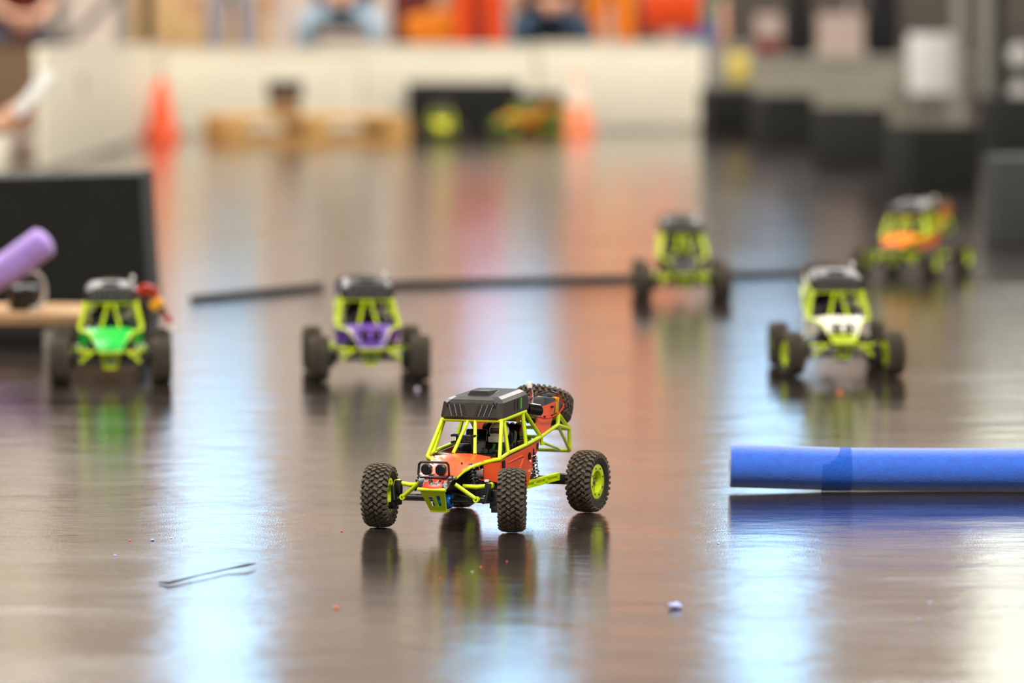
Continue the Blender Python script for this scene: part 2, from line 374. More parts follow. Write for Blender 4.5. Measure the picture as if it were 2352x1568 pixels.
def make_buggy():
    root = empty('radio_controlled_buggy')
    AX = .0468
    # wheels: car's left is +x, front is -y
    wheel(root, (.1025, -.158, AX), (0, 0, R(18)))
    wheel(root, (-.1025, -.158, AX), (0, 0, R(180+9)))
    wheel(root, (.1025, .158, AX), (.3, 0, R(-3)))
    wheel(root, (-.1025, .158, AX), (.7, 0, R(180)))
    wheel(root, (0, .238, .1515), Euler((R(-24.5), 0, 0)).to_matrix().to_4x4().__matmul__(Matrix.Rotation(R(90), 4, 'Y')).to_euler(), 'spare_wheel')
    # --- roll cage
    c = MB()
    both(c, [(.0265, -.186, .0785), (.0300, -.168, .0860), (.0340, -.142, .0910), (.0385, -.112, .0940), (.0430, -.102, .0955), (.0565, -.0890, .0985), (.0575, -.058, .1045),
             (.0555, .021, .1105), (.050, .0975, .1163)], .0030, 10)
    both(c, [(.0565, -.089, .0985), (.0465, -.055, .1510)], .0029, 10)           # A pillar
    both(c, [(.058, -.058, .105), (.0465, -.046, .1515)], .0029, 10)
    both(c, [(.0555, .021, .1105), (.0455, .033, .1575)], .0032, 10)            # B pillar
    both(c, [(.0455, .040, .1580), (.050, .0975, .1163)], .0030, 10)
    both(c, [(.0465, -.056, .1515), (.0455, .045, .1580)], .0031, 10)           # roof rails
    c.tube([(-.0465, -.055, .1512), (.0465, -.055, .1512)], .0029, 10)
    c.tube([(-.0455, .044, .1580), (.0455, .044, .1580)], .0029, 10)
    c.tube([(-.056, -.086, .0965), (.056, -.086, .0965)], .0026, 8)
    c.tube([(-.050, .0975, .1163), (.050, .0975, .1163)], .0026, 8)
    both(c, [(.0505, .100, .1163), (.0505, .100, .1035)], .0027, 8)
    c.build('roll_cage', 'lime', root)
    for s_ in (-1, 1):
        MB().tube([(s_*.017, -.086, .1045), (s_*.0055, -.055, .1510)], .0027, 10).build('windshield_bar', 'lime', root)
    c = MB()                                                                    # rear rack under the spare
    both(c, [(.050, .0975, .1163), (.046, .180, .1275), (.036, .256, .1160), (.035, .262, .0820)], .0029, 10)
    both(c, [(.046, .180, .1275), (.035, .262, .0820)], .0025, 8)
    both(c, [(.046, .180, .1275), (.041, .196, .1430)], .0031, 8)
    both(c, [(.041, .196, .1430), (.036, .256, .1160)], .0029, 8)
    both(c, [(.050, .110, .1060), (.020, .258, .0835)], .0024, 8)
    c.tube([(-.035, .262, .0820), (.035, .262, .0820)], .0028, 8)
    c.tube([(-.036, .256, .1160), (.036, .256, .1160)], .0028, 8)
    c.tube([(-.041, .196, .1430), (.041, .196, .1430)], .0028, 8)
    c.build('rear_rack', 'lime', root)
    # --- front bumper: plate with two slots
    c = MB()
    zt, yt, zb, yb = .0625, -.212, .0300, -.1870
    def bp(u, v, off=0.):                                                       # u -1..1, v 0 top .. 1 bottom
        hw = .0192 + (.0125-.0192)*v
        return (u*hw, yt+(yb-yt)*v + off, zt+(zb-zt)*v)
    def patch(u0, u1, v0, v1):
        q = [(u0, v0), (u1, v0), (u1, v1), (u0, v1)]
        c.prism([bp(u, v) for u, v in q], [bp(u, v, .0028) for u, v in q])
    patch(-1, 1, 0, .27); patch(-1, 1, .77, 1)
    for u0, u1 in ((-1, -.55), (-.16, .16), (.55, 1)): patch(u0, u1, .27, .77)
    c.tube([(-.0215, -.212, .0630), (.0215, -.212, .0630)], .0026, 8)
    c.box((0, -.181, .0296), (.025, .014, .0028))
    c.build('front_bumper', 'lime', root, smooth=False)
    # --- hood and nose print
    def hood_grid(rows, name, m, t=.0016):
        c = MB(); top = []; nx = 9
        for (y, zc, ze, hw) in rows:
            for i in range(nx):
                u = -1+2*i/(nx-1); top.append((u*hw, y - .004*(1-u*u), ze+(zc-ze)*(1-abs(u)**2.2)))
        n = len(top); bot = [(x, y, z-t) for x, y, z in top]
        fs = []
        nr = len(rows)
        for j in range(nr-1):
            for i in range(nx-1):
                a = j*nx+i; fs += [(a, a+1, a+nx+1, a+nx), (n+a, n+a+nx, n+a+nx+1, n+a+1)]
        for j in range(nr-1):
            for a, b in ((j*nx, (j+1)*nx), (j*nx+nx-1, (j+1)*nx+nx-1)): fs.append((a, b, n+b, n+a))
        for i in range(nx-1):
            for a in (i, (nr-1)*nx+i): fs.append((a, a+1, n+a+1, n+a))
        c.add(top+bot, fs); return c.build(name, m, root, ang=50)
    h = hood_grid([(-.080, .1050, .0990, .0545), (-.091, .1047, .0985, .0540), (-.098, .1042, .0978, .0490), (-.105, .1036, .0970, .0430), (-.118, .1022, .0958, .0395),
                   (-.140, .0988, .0935, .0360), (-.158, .0948, .0905, .0335), (-.170, .0912, .0880, .0318), (-.188, .0842, .0812, .0283)], 'hood', 'red')
    hood_grid([(-.188, .0840, .0810, .0282), (-.199, .0770, .0748, .0255), (-.210, .0665, .0652, .0222)], 'nose_panel', 'nose')
    c = MB()
    for (x, y) in ((-.045, -.092), (.045, -.092), (-.024, -.15), (.022, -.15)): c.cyl((x, y, .093), (x, y, .1030-.085*abs(y+.09)), .0012, 8)
    c.build('hood_screws', 'black', h)['kind'] = 'stuff'
    # --- side panels and rear plates
    def sheet(pts, t, name, m, s_):
        a = [(s_*x, y, z) for x, y, z in pts]; b = [(s_*(x-t), y, z) for x, y, z in pts]
        return MB().prism(a, b).build(name, m, root, smooth=False)
    T_ = [(.0405, -.1100, .0915), (.0575, -.0880, .0950), (.0588, -.0560, .1003), (.0572, .0200, .1063), (.0502, .0960, .1128)]
    B_ = [(.0400, -.1070, .0695), (.0560, -.0860, .0635), (.0572, -.0560, .0580), (.0535, .0330, .0470), (.0500, .0925, .1075)]
    for s_ in (-1, 1):
        o_ = [(s_*x, y, z) for x, y, z in T_+B_]; i_ = [(s_*(x-.0018), y, z) for x, y, z in T_+B_]; c = MB(); fs = []
        for k in range(4): fs += [(k, k+1, 6+k, 5+k), (10+k, 15+k, 16+k, 11+k), (k, 10+k, 11+k, k+1), (5+k, 6+k, 16+k, 15+k)]
        fs += [(0, 5, 15, 10), (4, 14, 19, 9)]
        sp = c.add(o_+i_, fs).build('side_panel', 'red', root, ang=30)
        c = MB(); crease = [(.0582, -.060, .0905), (.0576, .000, .0960), (.0570, .008, .0935), (.0560, -.004, .0780)]
        c.tube([(s_*x, y, z) for x, y, z in crease], .0011, 6); c.build('pressed_crease', 'red', sp)
        c = MB(); k = 14; ring = []
        for i in range(k*2):
            w_ = math.pi*i/k; rr = .0055 if i % 2 == 0 else .0036
            ring.append((0, .0345+rr*math.cos(w_), .0930+rr*math.sin(w_)))
        c.prism([(s_*(.0578-.02*(y-.03)), y, z) for x, y, z in ring], [(s_*(.0530), y, z) for x, y, z in ring]); c.build('cog_emblem', 'slot', sp, smooth=False)
        MB().box((s_*.0588, -.0775, .0885), (.002, .008, .014), (R(8), 0, 0)).build('tape_patch', 'black', sp, smooth=False)
        MB().box((s_*.0520, .078, .1040), (.003, .0035, .009), (R(-12), 0, 0)).build('tape_patch', 'black', sp, smooth=False)
        Q = [(.0465, .1000, .1585), (.0455, .1560, .1625), (.0455, .1727, .1640), (.0465, .1557, .1385), (.0480, .1408, .1239), (.0500, .1085, .1165), (.0490, .0820, .1320), (.0475, .0860, .1470)]
        rp = sheet(Q, .0018, 'rear_plate', 'red', s_)
        c = MB()
        for (y, z) in ((.118, .1445), (.152, .1440), (.152, .1570)): c.cyl((s_*.046, y, z), (s_*.0497, y, z), .0019, 8)
        c.build('plate_screws', 'black', rp)['kind'] = 'stuff'
    # --- roof shell
    def ringz(z, yf, yr, hw, hr, ch):
        tl = lambda y: z + (y+.057)*.058
        pts = [(-hw+ch, yf), (hw-ch, yf), (hw, yf+ch), (hr, yr-.004), (hr-.004, yr), (-hr+.004, yr), (-hr, yr-.004), (-hw, yf+ch)]
        return [(x, y, tl(y)) for x, y in pts]
    c = MB().loft([ringz(.1525, -.0585, .0590, .0475, .0465, .006), ringz(.1560, -.0605, .0600, .0490, .0475, .007),
                   ringz(.1760, -.0565, .0595, .0470, .0450, .009), ringz(.1805, -.0520, .0580, .0420, .0400, .009), ringz(.1835, -.0430, .0570, .0345, .0330, .006)])
    rf = c.build('roof_shell', 'carbon', root, smooth=False)
    # scoop standing on the roof top
    def zr(y, base): return base + (y+.057)*.058
    c = MB().loft([[(-.0190, -.026, zr(-.026, .1825)), (.0190, -.026, zr(-.026, .1825)), (.0120, .030, zr(.03, .1830)), (-.0120, .030, zr(.03, .1830))],
                   [(-.0135, -.024, zr(-.024, .1900)), (.0135, -.024, zr(-.024, .1900)), (.0100, .026, zr(.026, .1850)), (-.0100, .026, zr(.026, .1850))]])
    sc_ = c.build('roof_scoop', 'carbon', rf, smooth=False)
    MB().prism([(-.0165, -.0264, zr(-.026, .1834)), (.0165, -.0264, zr(-.026, .1834)), (.0122, -.0247, zr(-.025, .1890)), (-.0122, -.0247, zr(-.025, .1890))],
               [(-.0165, -.0200, zr(-.026, .1834)), (.0165, -.0200, zr(-.026, .1834)), (.0122, -.0200, zr(-.025, .1890)), (-.0122, -.0200, zr(-.025, .1890))]).build('scoop_mouth', 'slot', rf, smooth=False)
    # V shaped vents in the front face
    def front(x, v, off):                                                       # v 0 bottom 1 top on the front face
        return (x, -.0605+.004*v+off, .1560+.0200*v)
    for s_ in (-1, 1):
        for k in range(3):
            xb = s_*(.0095+.0080*k); xt = s_*(.0142+.0085*k); hw = .0029
            q = [(xb-hw, .10), (xb+hw, .10), (xt+hw, .88), (xt-hw, .88)]
            MB().prism([front(x, v, -.0003) for x, v in q], [front(x, v, .004) for x, v in q]).build('front_vent', 'slot', rf, smooth=False)
            q = [(xb+s_*.0034-.0007, .06), (xb+s_*.0034+.0007, .06), (xt+s_*.0036+.0007, .92), (xt+s_*.0036-.0007, .92)]
            MB().prism([front(x, v, -.0016) for x, v in q], [front(x, v, .003) for x, v in q]).build('vent_rib', 'rib', rf, smooth=False)
            y0 = -.005+.014*k
            q = [(y0-.0035, .0030), (y0+.0015, .0030), (y0+.0065, .0185), (y0+.0015, .0185)]
            MB().prism([(s_*(.0488-.0011*(y0+.06)/.11-.0018*z/.02), y, zr(y, .1560)+z) for y, z in q], [(s_*.0440, y, zr(y, .1560)+z) for y, z in q]).build(
                'side_vent', ('suit_green' if k == 2 else 'slot'), rf, smooth=False)
        MB().tube([(s_*.041, -.0575, .1780), (s_*.0375, -.0592, .1705), (s_*.0345, -.0570, .1775)], .0009, 6).build('corner_lug', 'black', rf)
    # --- light bar
    lb = MB(); z0, z1, y0 = .0800, .1015, -.2010
    fr = [(-.0205, y0, z1), (.0185, y0, z1), (.0215, y0, z1-.0035), (.0225, y0, z0+.0035), (.0190, y0-.001, z0), (-.0215, y0-.001, z0), (-.0250, y0, z0+.0035), (-.0240, y0, z1-.0035), (-.0205, y0, z1), (-.0195, y0, z1)]
    lb.tube(fr, .0019, 8)
    for x in (-.016, .013): lb.tube([(x, y0, z0), (x*.9, -.193, .0765)], .0016, 6)
    lbo = lb.build('light_bar', 'black', root)
    for x in (-.0125, .0095):
        l = MB().lathe([(-.004, 0), (-.004, .0062), (-.002, .0082), (.004, .0082), (.010, .0050), (.010, 0)], 20, 'Y', c=(x, y0+.001, .0908))
        for k in range(-2, 3): l.box((x+k*.0028, y0-.0036, .0908), (.0010, .0016, .0135-abs(k)*.0022))
        l.build('spot_lamp', 'black', lbo)
    # --- chassis, bay and cockpit
    MB().box((0, -.015, .056), (.074, .235, .022), bev=.003).build('chassis_tub', 'black', root)
    c = MB().box((0, -.128, .078), (.062, .018, .026))
    for k in range(9): c.box((-.028+.007*k, -.1385, .079), (.0022, .004, .024))
    c.build('radiator_block', 'black', root, smooth=False)
    c = MB()
    c.box((0, -.030, .0855), (.100, .105, .004)); c.box((0, -.079, .0945), (.094, .010, .022), (R(20), 0, 0), bev=.002)
    c.build('cockpit_tray', 'gloss', root)
    for x in (-.022, .022):
        MB().box((x, .020, .108), (.034, .012, .048), (R(-14), 0, 0), bev=.004).box((x, -.004, .090), (.034, .040, .010), bev=.003).build('seat', 'gloss', root)
    d = MB().loft([[(.022+rx*math.cos(2*math.pi*k/12), .004+ry*math.sin(2*math.pi*k/12), z) for k in range(12)] for z, rx, ry in
                   ((.092, .013, .010), (.102, .0155, .0105), (.111, .0165, .0095), (.116, .010, .008), (.120, .006, .006))])
    both_arm = [(.022-.015, .000, .110), (.022-.016, -.022, .100), (.018, -.046, .106)]
    d.tube(both_arm, .0038, 8); d.tube([(.044-x, y, z) for x, y, z in both_arm], .0038, 8)
    dr = d.build('driver_figure', 'suit', root)
    MB().sphere((.0225, -.002, .1315), .0150, (.98, 1.05, 1.02), 20, 14).box((.0225, -.0125, .1205), (.0235, .012, .009), bev=.002).build('helmet', 'helmet', dr)
    MB().box((.0225, -.0135, .1330), (.0185, .0085, .0085), bev=.0018).build('visor', 'visor', dr)
    MB().box((.0165, -.0098, .106), (.004, .002, .016), (0, R(18), 0)).box((.0285, -.0098, .106), (.004, .002, .016), (0, R(-18), 0)).build('harness', 'suit_green', dr)
    c = MB().box((-.006, -.066, .1245), (.026, .010, .0105), bev=.001)
    c.cyl((-.006, -.072, .1245), (-.006, -.068, .1245), .0038, 14)
    for x in (-.024, -.0185, .0065, .0115):
        for z in (.1295, .1195): c.cyl((x, -.074, z), (x, -.062, z), .0019, 8)
    c.tube([(-.024, -.068, .1295), (.0115, -.068, .1295)], .0013, 6); c.tube([(-.024, -.068, .1195), (.0115, -.068, .1195)], .0013, 6)
    c.build('dash_camera', 'black', root)
    MB().cyl((-.012, -.055, .111), (-.012, -.049, .107), .0105, 18).tube([(-.012, -.050, .107), (-.012, -.074, .098)], .002, 6).build('steering_wheel', 'black', root)
    c = MB().box((0, .072, .098), (.070, .060, .034), bev=.004).cyl((-.03, .075, .123), (.03, .075, .123), .0135, 18)
    for k in range(6): c.lathe([(-.001, .0135), (-.001, .0158), (.001, .0158), (.001, .0135)], 18, 'X', c=(-.022+.0088*k, .075, .123))
    c.build('motor', 'gloss', root)
    MB().box((0, .068, .146), (.060, .040, .008), bev=.002).build('battery_strap', 'strap', root)
    # --- running gear
    c = MB(); c.tube([(-.082, -.158, AX-.001), (.082, -.158, AX-.001)], .0052, 12)
    c.lathe([(-.016, .004), (-.012, .0105), (0, .0125), (.012, .0105), (.016, .004)], 16, 'X', c=(0, -.158, AX-.002))
    for s_ in (-1, 1):
        c.box((s_*.0765, -.158, AX), (.013, .014, .026), bev=.002); c.box((s_*.070, -.166, AX+.014), (.010, .010, .020), bev=.002)
        c.box((s_*.0795, -.165, AX-.013), (.009, .012, .010), bev=.001)
        c.tube([(s_*.074, -.178, AX+.017), (s_*.070, -.182, AX-.004)], .0028, 8)
    c.build('front_axle', 'black', root)
    MB().lathe([(-.013, .004), (-.013, .0090), (-.008, .0115), (.008, .0115), (.013, .0090), (.013, .004)], 18, 'X', c=(.001, -.1695, AX-.004)).build('differential_cover', 'blue_al', root)
    c = MB(); c.tube([(-.086, .158, AX), (.086, .158, AX)], .0062, 12)
    c.lathe([(-.018, .004), (-.013, .012), (0, .0145), (.013, .012), (.018, .004)], 16, 'X', c=(0, .158, AX))
    c.build('rear_axle', 'black', root)
    c = MB(); c.tube([(-.066, -.176, AX-.002), (.066, -.176, AX-.002)], .0018, 8); c.tube([(-.012, -.170, .062), (.060, -.176, AX-.001)], .0016, 8)
    for s_ in (-1, 1): c.sphere((s_*.066, -.177, AX-.002), .0034, u=10, v=8)
    c.build('steering_rod', 'black', root)
    for s_ in (-1, 1):
        c = MB().tube([(s_*.028, -.192, .0700), (s_*.0385, -.188, .0620), (s_*.0560, -.182, .0490)], .0030, 10)
        c.lathe([(-.003, .0018), (-.003, .0044), (.003, .0044), (.003, .0018)], 12, 'Y', c=(s_*.0570, -.182, .0482)); c.build('front_link', 'lime', root)
        c = MB().tube([(s_*.0300, -.165, .0650), (s_*.0520, -.165, .0645), (s_*.0720, -.165, .0672)], [.0032, .0034, .0030], 10)
        c.lathe([(-.0035, .0018), (-.0035, .0048), (.0035, .0048), (.0035, .0018)], 12, 'Y', c=(s_*.0720, -.165, .0672)); c.build('upper_arm', 'lime', root)
        A, B = Vector((s_*.0470, .030, .0490)), Vector((s_*.0680, .124, .0560)); dv = (B-A).normalized()
        mrot = Matrix.Rotation(math.atan2(-dv.x, dv.y), 3, 'Z') @ Matrix.Rotation(math.asin(dv.z), 3, 'X'); L_ = (B-A).length
        c = MB()
        for dz in (-.0040, .0040): c.box((A+B)/2 + mrot @ Vector((0, 0, dz)), (.0060, L_, .0030), mrot)
        for t in (.03, .3, .62, .97): c.box(A.lerp(B, t), (.0060, .0060, .0080), mrot)
        c.box((A+B)/2 - mrot @ Vector((s_*.0018, 0, 0)), (.0016, L_, .0080), mrot)
        c.build('trailing_arm', 'lime', root, smooth=False)
        MB().box((s_*.0690, .134, .0530), (.020, .022, .012), bev=.002).build('arm_end', 'black', root)
        for (a, b, nm) in (((s_*.050, .058, .102), (s_*.0535, .066, .056), 'rear_shock'), ((s_*.030, -.140, .094), (s_*.048, -.158, .055), 'front_shock')):
            A, B = Vector(a), Vector(b)
            sh = MB().cyl(a, A.lerp(B, .5), .0042, 12).cyl(A.lerp(B, .5), b, .0018, 8).build(nm, 'black', root)
            pts = []
            tn = (B-A).normalized(); e1 = tn.cross(Vector((1, 0, .3))).normalized(); e2 = tn.cross(e1)
            for i in range(71):
                t = i/70; w_ = 2*math.pi*7*t; pts.append(A.lerp(B, .12+.78*t) + (e1*math.cos(w_)+e2*math.sin(w_))*.0066)
            MB().tube(pts, .0010, 5).build('coil_spring', 'silver' if nm == 'rear_shock' else 'black', sh)
    MB().tube([(0, -.15, AX), (0, 0, .050), (0, .15, AX)], .0036, 8).build('drive_shaft', 'black', root)
    # --- battery and wiring on the left rear
    bt = MB().box((.030, .163, .1590), (.030, .076, .022), (R(-6), 0, 0), bev=.003).build('battery', 'battery', root)
    MB().box((.030, .180, .1575), (.0325, .013, .0245), (R(-6), 0, 0), bev=.002).build('velcro_band', 'strap', bt)
    MB().cyl((.036, .150, .1745), (.036, .190, .1725), .0045, 12).build('capacitor', 'battery', bt)
    MB().cyl((.0400, .0600, .1605), (.0500, .0860, .1560), .0098, 18).cyl((.0505, .0865, .1558), (.0515, .0890, .1554), .0075, 12).build('rear_camera', 'gloss', root)
    loop = [(.050, .0679, .1527), (.054, .0994, .1437), (.055, .1311, .1436), (.055, .163, .1472), (.054, .1844, .1592), (.050, .1694, .1752), (.047, .1417, .1798), (.044, .0993, .1787), (.043, .0721, .1732)]
    def spline(p, n=6):
        out = []
        for i in range(len(p)-1):
            p0, p1, p2, p3 = [Vector(p[max(0, min(len(p)-1, j))]) for j in (i-1, i, i+1, i+2)]
            for k in range(n):
                t = k/n; out.append(.5*((2*p1)+(p2-p0)*t+(2*p0-5*p1+4*p2-p3)*t*t+(3*p1-p0-3*p2+p3)*t**3))
        return out+[Vector(p[-1])]
    MB().tube(spline(loop[:6]), .0011, 6).build('red_lead', 'wire_red', root)
    MB().tube(spline(loop[5:]), .0010, 6).build('black_lead', 'wire_black', root)
    MB().tube(spline([(.030, .188, .171), (.036, .198, .173), (.038, .204, .166), (.034, .206, .156)]), .0024, 8).build('heat_shrink_lead', 'wire_red', root)
    MB().tube(spline([(.040, .0779, .190), (.0405, .0800, .181), (.041, .0789, .1663), (.038, .0737, .1622)]), .0011, 6).build('connector_lead', 'wire_red', root)
    MB().tube(spline([(.042, .0785, .190), (.0435, .0810, .181), (.043, .0800, .1663), (.040, .0750, .1622)]), .0011, 6).build('connector_lead', 'wire_white', root)
    MB().box((.0405, .0755, .1950), (.0070, .0055, .0100), (0, R(-8), 0), bev=.001).build('wire_connector', 'conn', root)
    MB().tube(spline([(.040, -.130, .092), (.044, -.132, .080), (.041, -.131, .073), (.050, -.128, .070)]), .0007, 5).build('bay_lead', 'wire_red', root)
    MB().box((.051, -.126, .0700), (.0060, .0060, .0035), bev=.0006).build('bay_connector', 'conn', root)
    return root

def repaint(root, panel, hood=None, nose=None, drop=(), roof=None):
    for ch in list(root.children):
        s_ = stem(ch)
        if s_ in drop:
            for g in list(ch.children): bpy.data.objects.remove(g)
            bpy.data.objects.remove(ch); continue
        m = {'side_panel': panel, 'rear_plate': panel, 'hood': hood or panel, 'nose_panel': nose or hood or panel}.get(s_)
        if m:
            for o in [ch]+[g for g in ch.children if stem(g) == 'pressed_crease']:
                o.material_slots[0].link = 'OBJECT'; o.material_slots[0].material = M[m]
def dangle(root):
    """battery pack hanging out on the left side of the green car"""
    MB().box((.086, .100, .135), (.026, .05, .022), (0, R(50), 0), bev=.003).build('loose_battery', 'battery', root)
    MB().tube([(.050, .08, .160), (.062, .08, .178), (.078, .09, .172), (.084, .10, .150)], .0055, 8).build('red_lead', 'wire_red', root)
    MB().tube([(.046, .08, .165), (.058, .09, .170), (.070, .10, .158)], .0060, 8).build('red_lead', 'wire_red', root)
    MB().box((.084, .085, .140), (.020, .022, .027), (0, R(50), 0), bev=.002).build('velcro_band', 'strap', root)
    MB().tube([(.092, .10, .128), (.106, .10, .112), (.112, .10, .094)], .0050, 8).build('hanging_lead', 'wire_red', root)
    MB().box((.112, .10, .090), (.012, .014, .016), bev=.002).build('wire_connector', 'conn', root)
FIXED = ('wheel', 'front_axle', 'rear_axle', 'front_link', 'upper_arm', 'trailing_arm', 'arm_end', 'rear_shock', 'front_shock', 'steering_rod', 'drive_shaft', 'differential_cover')
def pitch(root, a, lift, wide=1.1):
    """the sprung body stands nose down by a degrees"""
    p = Vector((0, -.20, .045)); m = Matrix.Translation(p + Vector((0, 0, lift))) @ Matrix.Rotation(R(a), 4, 'X') @ Matrix.Diagonal((wide, 1, 1, 1)) @ Matrix.Translation(-p)
    for ch in root.children:
        if stem(ch) not in FIXED: ch.matrix_local = m @ Matrix.LocRotScale(ch.location, ch.rotation_euler, ch.scale)
def place(o, x, y, yaw): o.location = (x, y, 0); o.rotation_euler = (0, 0, R(yaw)); return o

GRP = 'radio controlled buggies on the track floor'
main = make_buggy()
SPEC = [  # x, y, yaw, panel, hood, nose, dropped parts, label
 (-.815, 10.385, 4, 'green', None, None, ('light_bar',), 'bright green radio controlled buggy beside the wooden platform'),
 (-.300, 10.465, 5, 'purple', None, None, (), 'purple radio controlled buggy in the middle distance facing the camera'),
 (.668, 10.590, 2, 'white', None, 'lime', (), 'white panelled radio controlled buggy with lime bumper on the right'),
 (.440, 13.310, 1, 'black_panel', None, None, ('light_bar',), 'black panelled radio controlled buggy behind the others'),
 (1.130, 14.430, -21, 'orange', None, 'black_panel', ('light_bar',), 'orange and lime radio controlled buggy near the charcoal foam block at right'),
 (-.405, 29.40, 3, 'yellow', None, None, ('light_bar',), 'yellow radio controlled buggy far off beside the wooden pallet'),
 (.085, 30.55, -55, 'orange', 'orange', 'green', ('light_bar',), 'orange and green radio controlled buggy far off in front of black blocks'),
]
for (x, y, yaw, pan, hood, nose, drop, lab) in SPEC:
    b = copy_tree(main); repaint(b, pan, hood, nose, drop)
    if pan == 'green': dangle(b)
    pitch(b, *{'green': (.5, .004), 'purple': (1, .005), 'white': (3, .010), 'black_panel': (2.5, .008), 'orange': (2.5, .009)}.get(pan, (1, .004)))
    for wh in b.children:
        if stem(wh) == 'wheel' and wh.location.y < 0: wh.rotation_euler = (0, 0, R({'green': 3, 'purple': -6, 'white': 12}.get(pan, 0) + (180 if wh.location.x < 0 else 0)))
    tag(place(b, x, y, yaw), lab, 'toy car', GRP)
tag(place(main, -.039, 7.50, -21), 'orange-red radio controlled buggy with lime roll cage, in sharp focus', 'toy car', GRP)

# ------------------------------------------------------------------ foam noodles and loose bits
def noodle(pts, r, seg=40):
    """foam tube with a bore in its near end"""
    pts = [Vector(p) for p in pts]; d0 = (pts[0]-pts[1]).normalized()
    mb = MB().tube([pts[0]+d0*.0, pts[0]-d0*.0012, pts[0]-d0*.004] + pts[1:], [r*.90, r*.97, r] + [r]*(len(pts)-1), seg, caps=False)
    mb.tube([pts[0], pts[0]-d0*.06], [r*.30, r*.30], seg, caps=False)
    a = Vector((0, 0, 1)).cross(d0).normalized(); b = d0.cross(a); n = seg
    ring = lambda q: [pts[0] + a*q*math.cos(2*math.pi*k/n) + b*q*math.sin(2*math.pi*k/n) for k in range(n)]
    mb.loft([ring(r*.90), ring(r*.30)], caps=False)
    return mb
N = [(.338+.001, 7.945, .0400), (.42, 7.945, .0375), (.52, 7.945, .0345), (.70, 7.945, .0338), (1.2, 7.945, .0338), (1.9, 7.95, .0338)]
bn = noodle(N, .0336).build('foam_noodle', 'noodle'); tag(bn, 'bright blue foam noodle lying across the floor at right', 'foam noodle')
MB().lathe([(.4815, .0330), (.4815, .0339), (.5275, .0339), (.5275, .0330)], 40, 'X', c=(0, 7.945, .0345)).build('darker_band', 'noodle_band', bn)
def spl(p, n=8):
    out = []
    for i in range(len(p)-1):
        p0, p1, p2, p3 = [Vector(p[max(0, min(len(p)-1, j))]) for j in (i-1, i, i+1, i+2)]
        for k in range(n):
            t = k/n; out.append(.5*((2*p1)+(p2-p0)*t+(2*p0-5*p1+4*p2-p3)*t*t+(3*p1-p0-3*p2+p3)*t**3))
    return out+[Vector(p[-1])]
pn = MB(); pp = spl([(-1.045, 11.38, .230), (-1.075, 11.38, .208), (-1.14, 11.38, .164), (-1.23, 11.38, .126), (-1.36, 11.38, .1125), (-1.62, 11.38, .1112)])
d = (pp[0]-pp[1]).normalized(); r_ = .036
pn.tube([pp[0]+d*(r_*.55*math.sin(a)) for a in (1.4, 1.1, .8, .5, .25)] + pp, [r_*max(.12, math.cos(a)) for a in (1.4, 1.1, .8, .5, .25)] + [r_]*len(pp), 32)
tag(pn.build('foam_noodle', 'noodle_p'), 'purple foam noodle with its end curled up at the left edge', 'foam noodle')
# puck that props the purple noodle
pk = empty('rubber_prop', (-1.095, 11.47, .075))
MB().lathe([(0, 0), (0, .030), (.006, .034), (.050, .034), (.056, .028), (.056, 0)], 24, 'Z').build('rubber_puck', 'black', pk)
MB().tube([(.028*math.cos(a)+.022, -.036, .045+.042*math.sin(a)) for a in [R(k*20-100) for k in range(12)]], .005, 8).build('white_loop', 'wire_white', pk)
tag(pk, 'small black rubber prop with a pale loop under the purple noodle', 'prop')

# black hoses on the floor
tag(MB().tube([(-.82, 13.10, .009), (-.66, 13.42, .009), (-.51, 13.72, .009)], .009, 12).build('rubber_hose', 'hose'), 'short black rubber hose left of the purple buggy', 'hose')
tag(MB().tube(spl([(-.46, 13.72, .009), (-.1, 13.92, .009), (.34, 14.14, .009), (.62, 14.30, .009), (.86, 14.42, .009)]), .009, 12).build('rubber_hose', 'hose'), 'long thin black rubber hose behind the purple buggy', 'hose')

